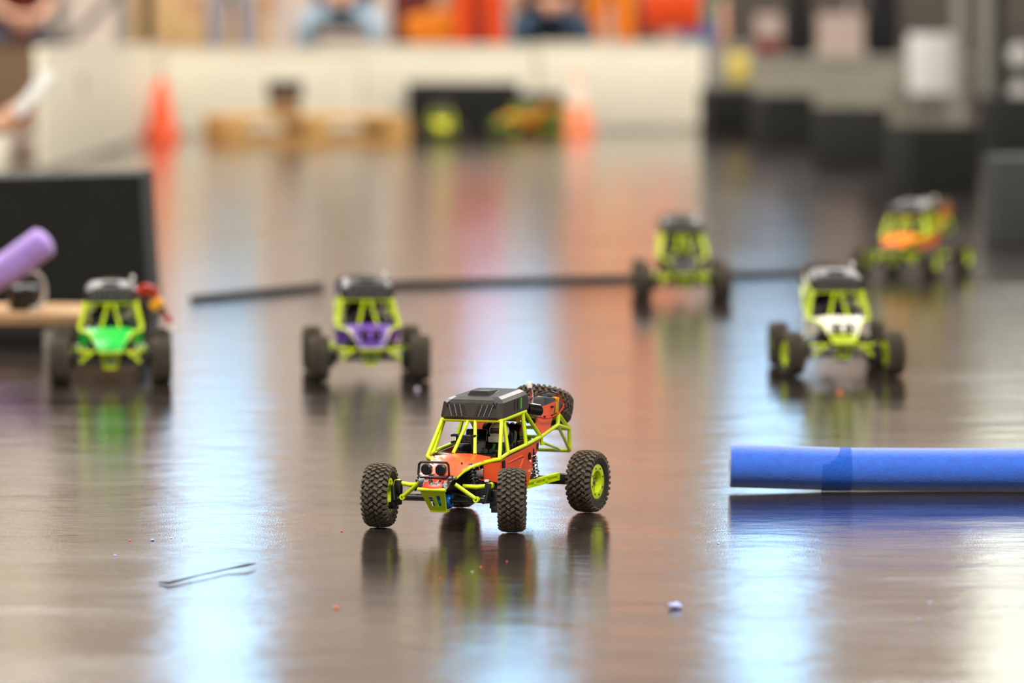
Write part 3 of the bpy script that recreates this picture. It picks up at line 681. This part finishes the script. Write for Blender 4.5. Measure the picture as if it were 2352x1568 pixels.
# crumbs of foam and a twig
def crumb(x, y, s_, m, lab):
    rnd = random.Random(int(abs(x*1000)+y*1000)); mb = MB()
    mb.sphere((0, 0, s_*.16), s_*.5, (1, .7, .32), 7, 5)
    mb.v = [tuple(c_*(.8+.4*rnd.random()) for c_ in p) for p in mb.v]
    o = mb.build('foam_crumb', m, loc=(x, y, .0), rot=(0, 0, rnd.random()*6)); tag(o, lab, 'foam crumb', 'foam crumbs on the floor')
CR = [(-.540, 7.200, .005, 'crumb_o', 'tiny orange foam crumb left of the blue-white reflection'), (-.508, 7.205, .008, 'crumb_b', 'small pale blue foam crumb left of the blue-white reflection'),
 (-.484, 7.235, .004, 'crumb_w', 'tiny pinkish foam crumb at the edge of the left reflection'), (-.220, 6.385, .008, 'crumb_o', 'orange foam crumb on the near floor left of centre'),
 (.205, 6.385, .024, 'crumb_b', 'largest pale blue foam crumb on the near floor'), (.500, 6.26, .006, 'crumb_b', 'pale blue foam crumb on the near floor under the noodle'),
 (.528, 6.44, .006, 'crumb_b', 'small blue foam crumb on the near floor at right'), (-.042, 6.86, .004, 'crumb_o', 'tiny orange foam crumb in front of the red buggy'),
 (-.095, 6.72, .004, 'crumb_o', 'tiny orange foam crumb in the mirrored left front wheel'), (-.053, 6.80, .004, 'crumb_w', 'tiny pale foam crumb in front of the red buggy'),
 (-.007, 6.93, .003, 'crumb_o', 'tiniest orange foam crumb just before the near front wheel'), (.640, 9.97, .014, 'crumb_o', 'reddish foam crumb in front of the white buggy'),
 (-.187, 10.06, .016, 'crumb_w', 'lilac foam crumb in front of the purple buggy'), (.29, 7.16, .005, 'crumb_b', 'tiny pale foam crumb left of the blue noodle shadow'),
 (-.545, 7.0, .006, 'crumb_b', 'small bluish foam crumb beside the twig'), (-.245, 7.33, .004, 'crumb_o', 'tiny orange foam crumb near the left front wheel')]
for q in CR: crumb(*q)
tag(MB().tube([(-.462, 6.66, .002), (-.448, 6.64, .003), (-.415, 6.72, .004), (-.38, 6.80, .004), (-.355, 6.83, .006), (-.345, 6.86, .005)], [.0008, .0022, .0009, .0010, .0018, .0006], 6).build('twig', 'twig'),
    'thin dark twig lying across the left floor reflection', 'twig')

# ------------------------------------------------------------------ foam blocks, platform, pallet
def block(x, y, w_, d_, h, yaw, label, m='foam', z=0, grp='black foam track blocks'):
    o = MB().box((0, 0, h/2), (w_, d_, h), bev=.008).build('foam_block', m, loc=(x, y, z), rot=(0, 0, R(yaw)))
    return tag(o, label, 'foam block', grp)
o = MB()
f_ = [(-1.75, .0), (-.872, .0), (-.893, .352), (-1.75, .330)]
o.prism([(x, 12.30, z) for x, z in f_], [(x, 12.72, z) for x, z in f_])
tag(o.build('foam_block', 'foam', smooth=False), 'large black foam block behind the wooden platform at left', 'foam block', 'black foam track blocks')
block(1.285+.01, 31.02, .27, .27, .27, 12, 'farthest black foam block of the receding row, beneath the yellow sign')
block(1.500, 28.48, .28, .28, .275, 18, 'second farthest black foam block of the row at right')
block(1.632, 24.72, .28, .28, .275, 22, 'middle black foam block of the receding row at right')
block(1.720, 20.95, .30, .30, .275, 18, 'black foam block right behind the orange and lime buggy')
block(1.715, 16.40, .36, .36, .28, 3, 'charcoal foam block at the right edge nearest the camera', 'foam_grey')
block(2.655, 32.6, .27, .27, .20, 5, 'small black foam block under the bright white panel')
block(2.66, 27.3, .30, .30, .29, 10, 'black foam block behind the grey posts at the right edge')
block(-.295, 31.05, .68, .22, .305, 1, 'long black foam block behind the yellow buggy')
block(.175, 31.36, .26, .20, .235, 4, 'low black foam block beside the pale cone')
pl = empty('wooden_platform', (-1.42, 11.52, 0))
for k in range(3): MB().box((0, -.16+.16*k, .064), (1.12, .152, .022), bev=.002).build('plank', 'old_wood', pl, smooth=False)
for x in (-.5, .40): MB().box((x, 0, .0265), (.035, .44, .053), bev=.002).build('bearer', 'steel_grey', pl, smooth=False)
tag(pl, 'low wooden platform of pine planks behind the green buggy', 'platform')
pa = empty('wooden_pallet', (-1.18, 29.32, 0), 12)
for k in range(5): MB().box((0, -.36+.18*k, .135), (1.06, .12, .02)).build('deck_board', 'wood', pa, smooth=False)
for y in (-.37, 0, .37):
    for x in (-.46, 0, .46): MB().box((x, y, .075), (.13, .10, .075)).build('pallet_block', 'wood', pa, smooth=False)
    MB().box((0, y, .118), (1.06, .10, .014)).build('stringer_board', 'wood', pa, smooth=False)
    MB().box((0, y, .018), (1.06, .10, .035)).build('base_board', 'wood', pa, smooth=False)
tag(pa, 'pale wooden pallet in front of the white barrier', 'pallet')
tag(MB().box((0, 0, .055), (.17, .15, .11), bev=.003).build('cardboard_box', 'card', loc=(-1.30, 29.3, .146), rot=(0, 0, R(8))), 'small brown cardboard box on the wooden pallet', 'box')
tag(MB().box((0, 0, .04), (.195, .16, .08), bev=.006).build('foam_block', 'foam', loc=(-1.30, 29.3, .257), rot=(0, 0, R(8))), 'small black foam block on top of the cardboard box', 'foam block', 'black foam track blocks')

# ------------------------------------------------------------------ barriers and cones
def panel(a, b, h, label, m='barrier', t=.03):
    A, B = Vector((*a, 0)), Vector((*b, 0)); L_ = (B-A).length; ang = math.atan2(B.y-A.y, B.x-A.x)
    o = empty('barrier_panel', (A+B)/2, math.degrees(ang))
    MB().box((0, 0, h/2+.005), (L_-.012, t, h-.01), bev=.004).build('board', m, o)
    MB().box((0, 0, h), (L_-.012, t+.016, .022), bev=.004).build('top_rail', m, o)
    for s_ in (-1, 1): MB().box((s_*(L_/2-.09), .02, .012), (.05, .20, .022), bev=.003).build('foot', 'steel_grey', o)
    return tag(o, label, 'barrier', 'arena barrier panels')
panel((-2.18, 23.6), (-2.15, 27.1), .56, 'nearest white barrier panel left of the orange cone')
panel((-2.15, 27.12), (-2.12, 30.6), .53, 'white barrier panel receding behind the orange cone')
panel((-2.10, 30.63), (-.92, 31.14), .50, 'white barrier panel behind the wooden pallet')
panel((-.91, 31.15), (.15, 31.66), .52, 'white barrier panel behind the yellow buggy')
panel((.16, 31.67), (1.21, 32.18), .53, 'white barrier panel behind the pale cone')
panel((1.22, 32.2), (1.85, 32.12), .52, 'greyish barrier panel with a yellow sign', 'barrier_grey')
panel((1.86, 32.12), (2.55, 32.05), .50, 'grey cloth covered barrier panel behind the row of blocks', 'barrier_grey')
tag(MB().box((0, 0, .09), (.12, .012, .18), bev=.002).build('yellow_sign', 'yellow_sign', loc=(1.42, 32.135, .29)), 'small yellow card sign on the greyish barrier', 'sign')
tag(MB().box((0, 0, .05), (.008, .06, .10), bev=.002).build('grey_sticker', 'grey_mark', loc=(-2.144, 25.6, .33), rot=(0, 0, R(-.5))), 'grey sticker on the nearest white barrier panel', 'sticker')
tag(MB().box((0, 0, .10), (.24, .30, .20), bev=.006).build('low_bench_block', 'barrier', loc=(-2.44, 23.55, 0)), 'low pale block at the left edge before the barrier', 'block')
def cone(x, y, m, label, sleeve):
    o = empty('traffic_cone', (x, y, 0))
    MB().box((0, 0, .010), (.21, .21, .020), bev=.006).build('cone_base', m, o)
    MB().lathe([(.018, .099), (.030, .093), (.340, .031), (.350, .024), (.350, .015), (.030, .078)], 28, 'Z').build('cone_body', m, o)
    if sleeve: MB().lathe([(.165, .064), (.165, .0670), (.330, .0340), (.330, .031)], 28, 'Z').build('white_sleeve', 'cone_white', o)
    return tag(o, label, 'traffic cone', 'small orange traffic cones')
cone(-2.0, 29.2, 'cone', 'plain orange traffic cone at the corner of the white barrier', False)
cone(.40, 31.0, 'cone_pale', 'orange traffic cone painted pale as overexposed, with a white sleeve', True)

# ------------------------------------------------------------------ spectators
def person(label, loc, rz, pose, top, legs, shoe='shoe', hair='hair', seat=.46, arm=None, sc=1., sleeve=None):
    J = {}
    if pose == 'stand':
        J = dict(pel=(0, 0, .94), sp=(0, 0, 1.10), ch=(0, -.01, 1.30), nk=(0, 0, 1.46), hd=(0, -.02, 1.56), tp=(0, -.015, 1.66))
        hip, kn, an, to = (.085, 0, .90), (.10, -.02, .50), (.11, .02, .09), (.125, -.13, .045)
        sh, el, wr, ha = (.175, 0, 1.40), (.225, .03, 1.13), (.235, -.05, .90), (.235, -.07, .82)
    else:
        J = dict(pel=(0, .20, seat+.10), sp=(0, .19, seat+.26), ch=(0, .12, seat+.46), nk=(0, .07, seat+.62), hd=(0, .03, seat+.72), tp=(0, .04, seat+.83))
        hip, kn, an, to = (.09, .17, seat+.08), (.22, -.24, seat+.06), (.20, -.20, .09), (.23, -.35, .045)
        sh, el, wr, ha = (.175, .12, seat+.55), (.22, -.02, seat+.33), (.09, -.20, seat+.22), (.03, -.25, seat+.20)
    rad = dict(pel=.125, sp=.12, ch=.135, nk=.052, hd=.085, tp=.065)
    V = []; Rr = []; E = []; cat = []
    def v(p, r): V.append(Vector(p)); Rr.append(r); return len(V)-1
    I = {k: v(J[k], rad[k]) for k in ('pel', 'sp', 'ch', 'nk', 'hd', 'tp')}
    def e(a, b, c_): E.append((a, b)); cat.append(c_)
    e(I['pel'], I['sp'], 'top'); e(I['sp'], I['ch'], 'top'); nb = v(Vector(J['ch']).lerp(Vector(J['nk']), .72), .062); e(I['ch'], nb, 'top'); e(nb, I['nk'], 'skin'); e(I['nk'], I['hd'], 'skin'); e(I['hd'], I['tp'], 'skin')
    wrists = []
    for s_ in (-1, 1):
        m = lambda p: (s_*p[0], p[1], p[2])
        a_sh, a_el, a_wr, a_ha = m(sh), m(el), m(wr), m(ha)
        if arm and s_ == arm[0]: a_el, a_wr, a_ha = arm[1], arm[2], arm[3]
        a = v(a_sh, .062); b = v(a_el, .045); c_ = v(a_wr, .032); h_ = v(a_ha, .036)
        e(I['ch'], a, 'top'); e(a, b, 'top'); e(b, c_, 'top' if sleeve else 'skin'); e(c_, h_, 'skin')
        wrists.append((Vector(a_wr), Vector(a_ha)))
        dv = (Vector(a_ha)-Vector(a_wr)).normalized(); side = dv.cross(Vector((0, 1, 0)))
        side = side.normalized() if side.length > .1 else Vector((1, 0, 0)); nn = side.cross(dv)
        for k, ln in enumerate((.062, .075, .082, .072)):
            q = Vector(a_ha) + side*(k-1.5)*.021 + dv*.025
            f1 = v(q, .011); f2 = v(q + dv*ln*.5 + nn*.006, .010); f3 = v(q + dv*ln + nn*.024, .008)
            e(h_, f1, 'skin'); e(f1, f2, 'skin'); e(f2, f3, 'skin')
        q = Vector(a_ha) - side*.036*s_ - dv*.01
        f1 = v(q, .012); f2 = v(q - side*.018*s_ + dv*.035, .010); e(h_, f1, 'skin'); e(f1, f2, 'skin')
        a = v(m(hip), .092); b = v(m(kn), .064); c_ = v(m(an), .044); d_ = v(m(to), .040)
        e(I['pel'], a, 'legs'); e(a, b, 'legs'); e(b, c_, 'legs'); e(c_, d_, 'shoe')
    me = bpy.data.meshes.new('person_cage'); me.from_pydata(V, E, []); me.update()
    tmp = bpy.data.objects.new('person_cage', me); COL.objects.link(tmp)
    sk = tmp.modifiers.new('skin', 'SKIN'); sk.use_smooth_shade = True
    lay = me.skin_vertices[0]
    for i, r in enumerate(Rr):
        lay.data[i].radius = (r, r*(.78 if i in (I['pel'], I['sp'], I['ch']) else 1.)); lay.data[i].use_root = (i == I['pel'])
    ss = tmp.modifiers.new('sub', 'SUBSURF'); ss.levels = 1; ss.render_levels = 1
    dg = bpy.context.evaluated_depsgraph_get(); bme = bpy.data.meshes.new_from_object(tmp.evaluated_get(dg)); bpy.data.objects.remove(tmp)
    bme.name = 'person'; bme.materials.clear()
    names = {'top': 0, 'skin': 1, 'legs': 2, 'shoe': 3}
    for m_ in (top, 'skin', legs, shoe): bme.materials.append(M[m_])
    segs = [(V[a], V[b], names[c_], Rr[a], Rr[b]) for (a, b), c_ in zip(E, cat)]
    for p in bme.polygons:
        c_ = p.center; best = (9e9, 0)
        for a, b, k, ra, rb_ in segs:
            ab = b-a; t = max(0., min(1., (c_-a).dot(ab)/ab.length_squared)); dd = (c_-a-ab*t).length / (ra+(rb_-ra)*t)
            if dd < best[0]: best = (dd, k)
        p.material_index = best[1]; p.use_smooth = True
    o = bpy.data.objects.new('person', bme); COL.objects.link(o); o.location = loc; o.rotation_euler = (0, 0, R(rz)); o.scale = (sc, sc, sc)
    H = Vector(J['hd'])
    MB().sphere(H+Vector((0, .034, .052)), .096, (.97, .98, .88), 16, 10).build('hair', hair, o)
    for s_ in (-1, 1):
        MB().sphere(H+Vector((s_*.032, -.083, .015)), .010, u=8, v=6).build('eye', 'eye', o)
        MB().sphere(H+Vector((s_*.088, .005, .0)), .022, (.4, .8, 1.2), 8, 6).build('ear', 'skin', o)
    MB().sphere(H+Vector((0, -.095, -.015)), .016, (.7, .9, 1.3), 8, 6).build('nose', 'skin', o)
    MB().box(H+Vector((0, -.084, -.048)), (.042, .008, .009)).build('mouth', 'maroon', o, smooth=False)
    return tag(o, label, 'person', 'spectators behind the barrier')
def chair(x, y, rz, label, m='black', seat=.44):
    o = empty('folding_chair', (x, y, 0), rz)
    MB().box((0, .18, seat), (.40, .40, .03), bev=.008).build('seat', m, o)
    MB().box((0, .40, seat+.30), (.38, .025, .26), (R(-8), 0, 0), bev=.008).build('backrest', m, o)
    for sx in (-1, 1):
        MB().tube([(sx*.17, .02, 0), (sx*.17, .02, seat-.01)], .011, 8).build('leg', 'steel_grey', o)
        MB().tube([(sx*.17, .37, 0), (sx*.17, .37, seat-.01), (sx*.17, .405, seat+.40)], .011, 8).build('leg', 'steel_grey', o)
    return tag(o, label, 'chair', 'spectator chairs')
person('seated person in light blue jeans with clasped hands above the white barrier', (-1.06, 31.9, 0), 0, 'sit', 'blackcloth', 'jeans_l', sleeve=True, seat=.62)
chair(-1.06, 31.9, 0, 'chair under the person in light blue jeans', seat=.57)
person('standing person in an orange-red suit behind the barrier', (-.20, 32.1, 0), -8, 'stand', 'orange_cloth', 'orange_cloth')
person('seated person in dark jeans and black top behind the barrier', (.24, 32.7, 0), 4, 'sit', 'blackcloth', 'jeans_d', sleeve=True, seat=.58)
chair(.24, 32.7, 4, 'chair under the person in dark jeans', seat=.53)
person('standing person in amber orange clothing behind the barrier', (.63, 33.2, 0), 10, 'stand', 'amber_cloth', 'amber_cloth')
person('small standing person in teal top and blue trousers at the end of the white barrier', (1.20, 33.3, 0), 0, 'stand', 'teal', 'bluecloth', sc=.72)
person('standing person in lavender grey trousers before the plywood sheet', (-1.72, 31.45, 0), 5, 'stand', 'sky', 'lavender')
person('seated person in maroon top behind the brown table at far left', (-3.02, 31.6, 0), 10, 'sit', 'maroon', 'jeans_d', seat=.48)
chair(-3.02, 31.6, 10, 'chair under the person in maroon')
person('person in white sleeves reaching in from the left edge with a white paper', (-2.05, 17.0, 0), 0, 'sit', 'whitecloth', 'jeans_d', sleeve=True, seat=.24,
       arm=(1, (.24, -.06, .30), (.33, -.08, .352), (.395, -.08, .388)))
st = empty('low_stool', (-2.05, 17.2, 0))
MB().box((0, 0, .19), (.34, .30, .03), bev=.006).build('seat', 'brown', st)
for sx in (-1, 1):
    for sy in (-1, 1): MB().box((sx*.14, sy*.12, .0875), (.03, .03, .175)).build('leg', 'brown', st, smooth=False)
tag(st, 'low brown stool under the person at the left edge', 'stool')
# orange seat back
oc = chair(1.02, 33.0, 180, 'orange plastic chair seen from behind between amber clothing and the teal top', 'orange_cloth')

# banners, plywood, table, truss behind the barrier
def banner(x0, x1, y, z1, m, label, z0=.06):
    o = empty('roll_up_banner', ((x0+x1)/2, y, 0))
    MB().box((0, 0, (z1+z0)/2+.02), (x1-x0, .012, z1-z0), bev=.002).build('banner_sheet', m, o)
    if z0 > .1:
        for s_ in (-1, 1): MB().cyl((s_*(x1-x0)/2, .02, .05), (s_*(x1-x0)/2, .02, z1+.04), .012, 8).build('side_pole', 'alu', o)
    MB().box((0, 0, .035), (x1-x0+.04, .16, .07), bev=.01).build('banner_base', 'alu', o)
    MB().cyl((-(x1-x0)/2, 0, z1+.03), ((x1-x0)/2, 0, z1+.03), .014, 10).build('top_bar', 'alu', o)
    return tag(o, label, 'banner', 'roll-up banners')
banner(-.80, -.04, 33.9, 1.15, 'darkred', 'dark red banner left of the orange suit')
banner(.0, .56, 34.2, 1.05, 'blackcloth', 'black banner behind the seated person in dark jeans')
banner(.74, 1.0, 34.3, .92, 'darkred', 'narrow dark red banner beside the amber clothing')
banner(.25, 1.16, 34.75, 1.95, 'bright_orange', 'tall orange banner behind the spectators', .9)
tag(MB().box((0, 0, .64), (.92, .02, 1.25), (R(-3), 0, 0), bev=.002).build('plywood_sheet', 'ply', loc=(-1.98, 32.3, 0.02)), 'tall tan plywood sheet behind the white barrier', 'plywood')
tag(MB().box((0, 0, .14), (.34, .20, .28), bev=.04).build('orange_bag', 'amber_cloth', loc=(-.46, 32.4, .46), rot=(0, R(-14), 0)), 'dark orange bag beside the orange-red suit', 'bag')
tb = empty('bag_stool', (-.46, 32.4, 0))
MB().box((0, 0, .40), (.40, .30, .03), bev=.004).build('seat', 'brown', tb)
for sx in (-1, 1):
    for sy in (-1, 1): MB().box((sx*.17, sy*.12, .193), (.03, .03, .386)).build('leg', 'brown', tb, smooth=False)
tag(tb, 'brown stool under the dark orange bag', 'stool')
t = empty('brown_table', (-2.98, 29.9, 0))
MB().box((0, 0, .56), (.74, .5, .035), bev=.004).build('table_top', 'brown', t)
MB().box((0, -.23, .28), (.70, .02, .50), bev=.003).build('front_board', 'card', t)
for sx in (-1, 1):
    for sy in (-1, 1): MB().box((sx*.33, sy*.21, .27), (.04, .04, .54)).build('leg', 'brown', t, smooth=False)
tag(t, 'brown wooden table at the far left behind the barrier', 'table')
tr = empty('truss_tower', (-2.50, 30.6, 0))
for sx in (-1, 1):
    for sy in (-1, 1): MB().cyl((sx*.19, sy*.19, 0), (sx*.19, sy*.19, 2.6), .026, 10).build('chord', 'alu', tr)
for k in range(6):
    for sy in (-1, 1): MB().cyl((-.19 if k % 2 else .19, sy*.19, .08+.41*k), (.19 if k % 2 else -.19, sy*.19, .08+.41*(k+1)), .014, 8).build('diagonal_brace', 'alu', tr)
    for sx in (-1, 1): MB().cyl((sx*.19, -.19 if k % 2 else .19, .08+.41*k), (sx*.19, .19 if k % 2 else -.19, .08+.41*(k+1)), .014, 8).build('diagonal_brace', 'alu', tr)
MB().box((0, 0, .015), (.5, .5, .03)).build('base_plate', 'steel_grey', tr)
tag(tr, 'grey aluminium truss tower behind the left barrier', 'truss')
tag(MB().box((0, 0, .9), (.07, .07, 1.8), bev=.006).build('dark_post', 'side_rub', loc=(-2.2, 30.95, 0)), 'dark post between the truss tower and the plywood sheet', 'post')
# paper in the reaching hand
tag(MB().box((0, 0, .0), (.045, .03, .17), (0, R(40), 0), bev=.008).build('white_paper_roll', 'whitecloth', loc=(-1.578, 16.89, .468)), 'white paper roll held in the hand at the left edge', 'paper')

# clutter on the right
sc_r = empty('added_partition', (2.75, 34.4, 0))  # screen added to darken the wall's reflection in the floor at right
for k, h in enumerate((1.80, 2.25, 2.25)):
    MB().box((-.95+.95*k, 0, h/2+.06), (.93, .05, h), bev=.006).build('screen_panel', 'screen', sc_r)
    for y in (-.14, .14): MB().box((-.95+.95*k, y, .03), (.05, .26, .06), bev=.006).build('screen_foot', 'steel_grey', sc_r)
tag(sc_r, 'added dark grey-brown partition that darkens the floor reflection at right', 'partition')
bn_ = empty('grey_bench', (2.02, 29.6, 0), -4)
MB().box((0, 0, .46), (1.26, .45, .04), bev=.005).build('bench_top', 'steel_grey', bn_)
MB().box((0, -.20, .23), (1.22, .02, .42), bev=.004).build('front_cloth', 'barrier_grey', bn_)
for sx in (-1, 1): MB().box((sx*.59, .02, .22), (.04, .36, .44)).build('side_board', 'steel_grey', bn_, smooth=False)
tag(bn_, 'long grey cloth-fronted bench behind the row of foam blocks', 'bench')
def bag(x, y, z, w_, h, label, m='blackcloth'):
    o = empty('backpack', (x, y, z))
    MB().loft([[(rx*math.cos(2*math.pi*k/16)*w_/2, ry*math.sin(2*math.pi*k/16)*.09, zz*h) for k in range(16)] for zz, rx, ry in ((0, .85, .8), (.08, 1, 1), (.5, 1, 1.05), (.85, .85, .9), (1, .45, .5))]).build('bag_body', m, o)
    MB().box((0, -.09, .30*h), (w_*.66, .06, h*.38), bev=.02).build('front_pocket', m, o)
    MB().tube([(-.04, .02, h*.97), (-.03, .02, h*1.10), (.03, .02, h*1.10), (.04, .02, h*.97)], .008, 8).build('handle', m, o)
    return tag(o, label, 'bag', 'black bags on the bench')
bag(1.66, 29.68, .48, .17, .46, 'black bag on the left end of the grey bench')
bag(2.14, 29.58, .48, .20, .46, 'black bag in the middle of the grey bench')
tag(MB().box((0, 0, .12), (.26, .20, .24), bev=.006).build('carton', 'pinkbox', loc=(1.89, 29.6, .48)), 'pinkish white carton between the black bags', 'box')
rb = empty('red_white_carton', (1.49, 29.75, .48))
MB().box((0, 0, .17), (.15, .16, .14), bev=.004).build('carton_top', 'pinkbox', rb); MB().box((0, 0, .05), (.15, .16, .10), bev=.004).build('carton_bottom', 'maroon', rb)
tag(rb, 'white carton with a dark red lower half at the bench end', 'box')
wp = empty('white_board', (2.37, 29.0, 0), 0)
MB().box((0, 0, .44), (.26, .015, .34), bev=.003).build('board_sheet', 'whitecloth', wp)
for s_ in (-1, 1): MB().tube([(s_*.11, .02, 0), (s_*.11, .02, .60)], .009, 8).build('leg', 'steel_grey', wp)
tag(wp, 'bright white board standing before the grey bench', 'board')
for x, lab in ((2.49, 'left grey post of the pair at right'), (2.64, 'right grey post of the pair at right')):
    o = empty('grey_post', (x, 28.6, 0))
    MB().box((0, 0, .75), (.06, .06, 1.5), bev=.006).build('upright', 'steel_grey', o); MB().box((0, 0, .012), (.12, .12, .024), bev=.004).build('foot_plate', 'steel_grey', o)
    tag(o, lab, 'post', 'grey posts at right')
rk = empty('storage_rack', (3.02, 29.4, 0))
for sx in (-1, 1):
    for sy in (-1, 1): MB().box((sx*.28, sy*.2, .7), (.03, .03, 1.4)).build('leg', 'black', rk, smooth=False)
MB().box((-.27, -.212, .75), (.10, .012, 1.2)).build('side_board', 'black', rk, smooth=False)
for z in (.05, .19, .39, .62, .95): MB().box((0, 0, z), (.58, .42, .02)).build('shelf_board', 'black', rk, smooth=False)
tag(rk, 'black storage rack at the right edge', 'rack')
for i, (x, z, s_, lab) in enumerate(((2.90, .20, .075, 'lower white bag on the black rack'), (2.90, .40, .080, 'upper white bag on the black rack'))):
    tag(MB().sphere((0, 0, s_), s_, (.85, .8, 1), 14, 10).lathe([(s_*1.9, .02), (s_*2.2, .04), (s_*2.25, .01)], 12, 'Z').build('white_bag', 'whitecloth', loc=(x, 29.3, z)), lab, 'bag')
